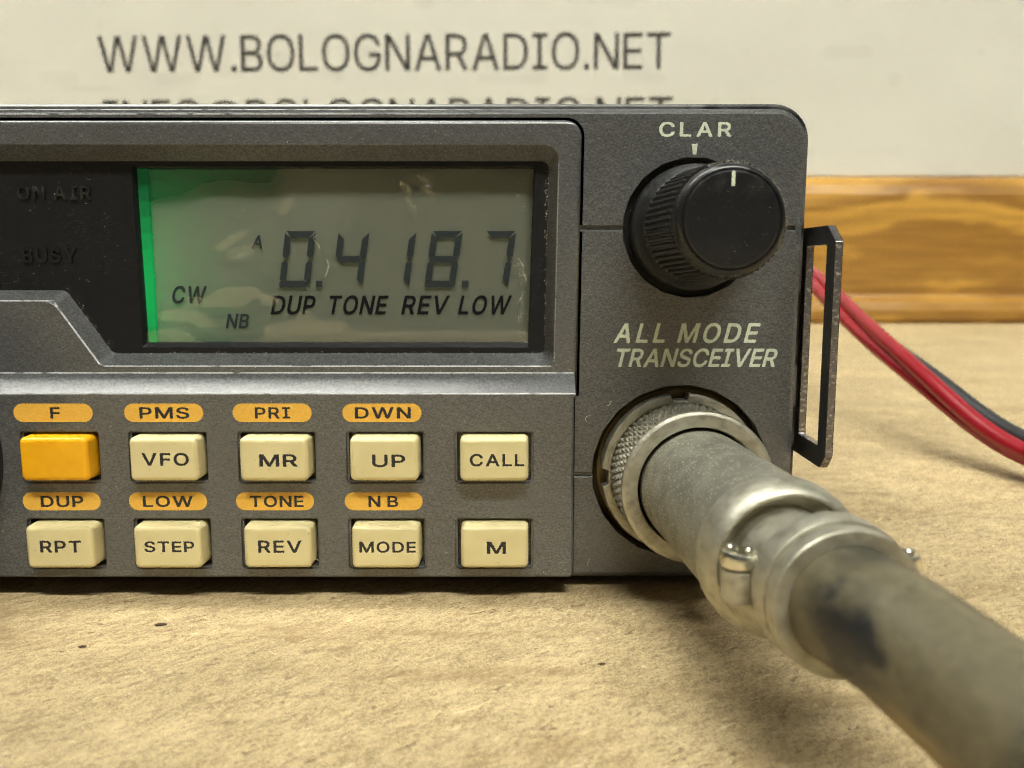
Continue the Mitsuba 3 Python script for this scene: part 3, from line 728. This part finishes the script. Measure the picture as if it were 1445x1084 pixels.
put(C + '__plug_body', along(lathe(bp, 128)), 'dull_nickel', smooth=30)
ep = [(32.15, 6.40), (32.22, 6.62), (32.45, 6.78), (32.9, 6.86), (33.9, 6.84), (34.9, 6.70), (35.6, 6.45), (36.0, 6.15), (36.1, 5.95), (36.05, 5.75), (35.6, 5.65), (34.6, 5.6), (34.5, 4.6), (42.4, 4.3)]
put(C + '__end_cap', along(lathe(ep, 128, lambda th, t, r: r + 0.03 * np.sin(3 * th + t))), 'nickel', smooth=30)
cl = [(39.9, 4.6), (39.95, 5.3), (40.05, 5.6), (40.3, 5.78), (41.2, 5.84), (42.3, 5.76), (42.5, 5.66), (42.55, 5.34), (42.85, 5.28), (42.9, 5.46), (43.0, 5.56), (43.6, 5.6), (44.4, 5.56), (44.55, 5.46), (44.6, 4.95), (44.5, 4.3)]
OFF = np.array([1.15, 0, -0.15])                                    # the clamp sits a little askew on the plug
def askew(m):
    m = along(m); m.apply_translation(OFF); return m
K = put(C + '__clamp', askew(lathe(cl, 128, lambda th, t, r: r + 0.04 * np.sin(2 * th + .6 * t))), 'nickel', smooth=24)
# saddle: the bridge of metal between end cap and clamp, from straight up round to the right and below
sv, na, nt = [], 60, 16
for a in np.linspace(math.radians(-168), math.radians(28), na):
    for t in np.linspace(34.6, 41.2, nt):
        u = (t - 34.6) / 6.6
        r = 6.62 * (1 - u) + 5.80 * u - 0.55 * math.sin(math.pi * min(1, u * 1.05))
        e = min(1, (math.radians(28) - a) / 0.35, (a + math.radians(168)) / 0.25)
        r -= 1.0 * (1 - max(0, e)) ** 2
        sv.append((r * math.cos(a) + 1.15 * u, -t, r * math.sin(a) - 0.15 * u))
i, j = np.meshgrid(np.arange(na - 1), np.arange(nt - 1), indexing='ij'); a_ = i * nt + j
q = np.stack([a_, a_ + 1, a_ + nt + 1, a_ + nt], -1).reshape(-1, 4)
put(C + '__end_cap__saddle', along(trimesh.Trimesh(np.array(sv), np.vstack([q[:, [0, 1, 2]], q[:, [0, 2, 3]]]), process=False)), 'nickel', smooth=True)
def upright(x, t, profile, n=40):
    """A small turned piece standing along the plug's up direction: rows (height, radius)."""
    th = np.arange(n) * 2 * np.pi / n
    v = np.array([[x + r * math.cos(a), -(t + r * math.sin(a)), h] for h, r in profile for a in th]); m = len(profile)
    i, j = np.meshgrid(np.arange(m - 1), np.arange(n), indexing='ij'); k = (j + 1) % n
    q = np.stack([i * n + j, i * n + k, (i + 1) * n + k, (i + 1) * n + j], -1).reshape(-1, 4)
    return askew(trimesh.Trimesh(v, np.vstack([q[:, [0, 1, 2]], q[:, [0, 2, 3]]]), process=False))
for sx in (-1, 1):
    x, t = (-6.0, 38.3) if sx < 0 else (6.1, 39.4)
    put(C + '__clamp__screw_boss', upright(x, t, [(-1.7, .05), (-1.7, 1.3), (-1.6, 1.45), (0.7, 1.45), (0.85, 1.38), (0.9, 1.1), (0.9, .05)]), 'nickel', smooth=30)
    hd = upright(x, t, [(0.85, 0.95), (1.1, 0.95), (1.12, 1.5), (1.2, 1.56), (1.95, 1.56), (2.2, 1.42), (2.28, 1.15), (2.28, .02)])
    put(C + '__clamp__screw', hd, 'bright_metal', smooth=30)
    a = 0.7
    for s2 in (-1, 1):
        r1 = upright(x + s2 * .74 * math.cos(a), t + s2 * .74 * math.sin(a), [(2.26, .02), (2.26, .5), (2.55, .46), (2.64, .34), (2.64, .01)], 16)
        put(C + '__clamp__screw_lug', r1, 'bright_metal', smooth=30)
# the cable itself
P0 = [at(0, t, 0) + OFF for t in (40.0, 45.0)]
pts = P0 + [np.array(q, float) for q in ((25.2, -49.0, 15.5), (26.3, -53.0, 15.0), (27.3, -58, 14.6), (28.2, -65, 14.3), (29.8, -78, 13.8), (34, -100, 12.0), (48, -135, 7.5), (80, -170, 4.6), (140, -195, 4.6))]
path = spline(pts, 170)
put(C + '__jacket', tube(path, 4.35, 56, lambda R, p, th: R + 0.10 * (meshkit.fbm(p * 0.2, 3)[:, None] - .5)), 'cable_jacket', smooth=True)

# ---------------------------------------------------------------- power cable
W = 'power_cable'
labels[W] = {'label': 'red and black twin power cable running behind the radio on the right', 'category': 'cable'}
mid = np.array([[60, 215, 46.0], [88.0, 180, 40.6], [88.0, 150, 34.6], [87.5, 105, 22.4], [89.5, 78, 14.2], [94.3, 56, 6.3], [99, 40, 5.0], [110, 20, 4.6], [150, -2, 4.5]])
path = spline(mid, 150)
t = np.gradient(path, axis=0); t /= np.linalg.norm(t, axis=1, keepdims=True)
s = np.r_[0, np.cumsum(np.linalg.norm(np.diff(path, axis=0), axis=1))]
n1 = np.cross(t, [0, 0, 1.0]); n1 /= np.linalg.norm(n1, axis=1, keepdims=True); n2 = np.cross(n1, t)
PH = 8.2
def strand(ph, off, r, key, mat):
    a = ph - s / 46.0
    p = path + off * (np.cos(a)[:, None] * n1 + np.sin(a)[:, None] * n2)
    p[:, 2] = np.maximum(p[:, 2], r + .1)
    return put(key, tube(p, r, 28), mat, smooth=True)
k = strand(PH, 1.7, 1.65, W + '__red_wire', 'red_vinyl'); labels[k] = {'label': 'red wire'}
k = strand(PH + 2.1, 1.7, 1.65, W + '__red_wire', 'red_vinyl'); labels[k] = {'label': 'second red wire'}
k = strand(PH + 4.2, 1.7, 1.6, W + '__black_wire', 'black_vinyl'); labels[k] = {'label': 'black wire'}

# ---------------------------------------------------------------- crumbs on the bench
CR = [(-39.0, -11.5, .36, 'dark brown crumb on the bench below the second key column'), (-45.0, -17.0, .27, 'small grey-brown crumb left of the dark brown crumb'),
      (9.0, -21.0, .24, 'black crumb on the bench left of the plug')]
for x, y, r, lab in CR:
    m = trimesh.creation.icosphere(2); v = m.vertices * (1 + .55 * (meshkit.noise(m.vertices * 2.2 + x, 4)[:, None] - .5))
    m = trimesh.Trimesh(v * [r * 1.7, r * .7, r * .4], m.faces); m.apply_transform(trimesh.transformations.rotation_matrix(rng.uniform(0, 3), [0, 0, 1])); m.apply_translation([x, y, r * .3 + float(bench_z(np.array(x), np.array(y)))])
    key = put('crumb', m, 'crumb', smooth=True)
    labels[key] = {'label': lab, 'category': 'crumb', 'group': 'crumbs on the bench'}
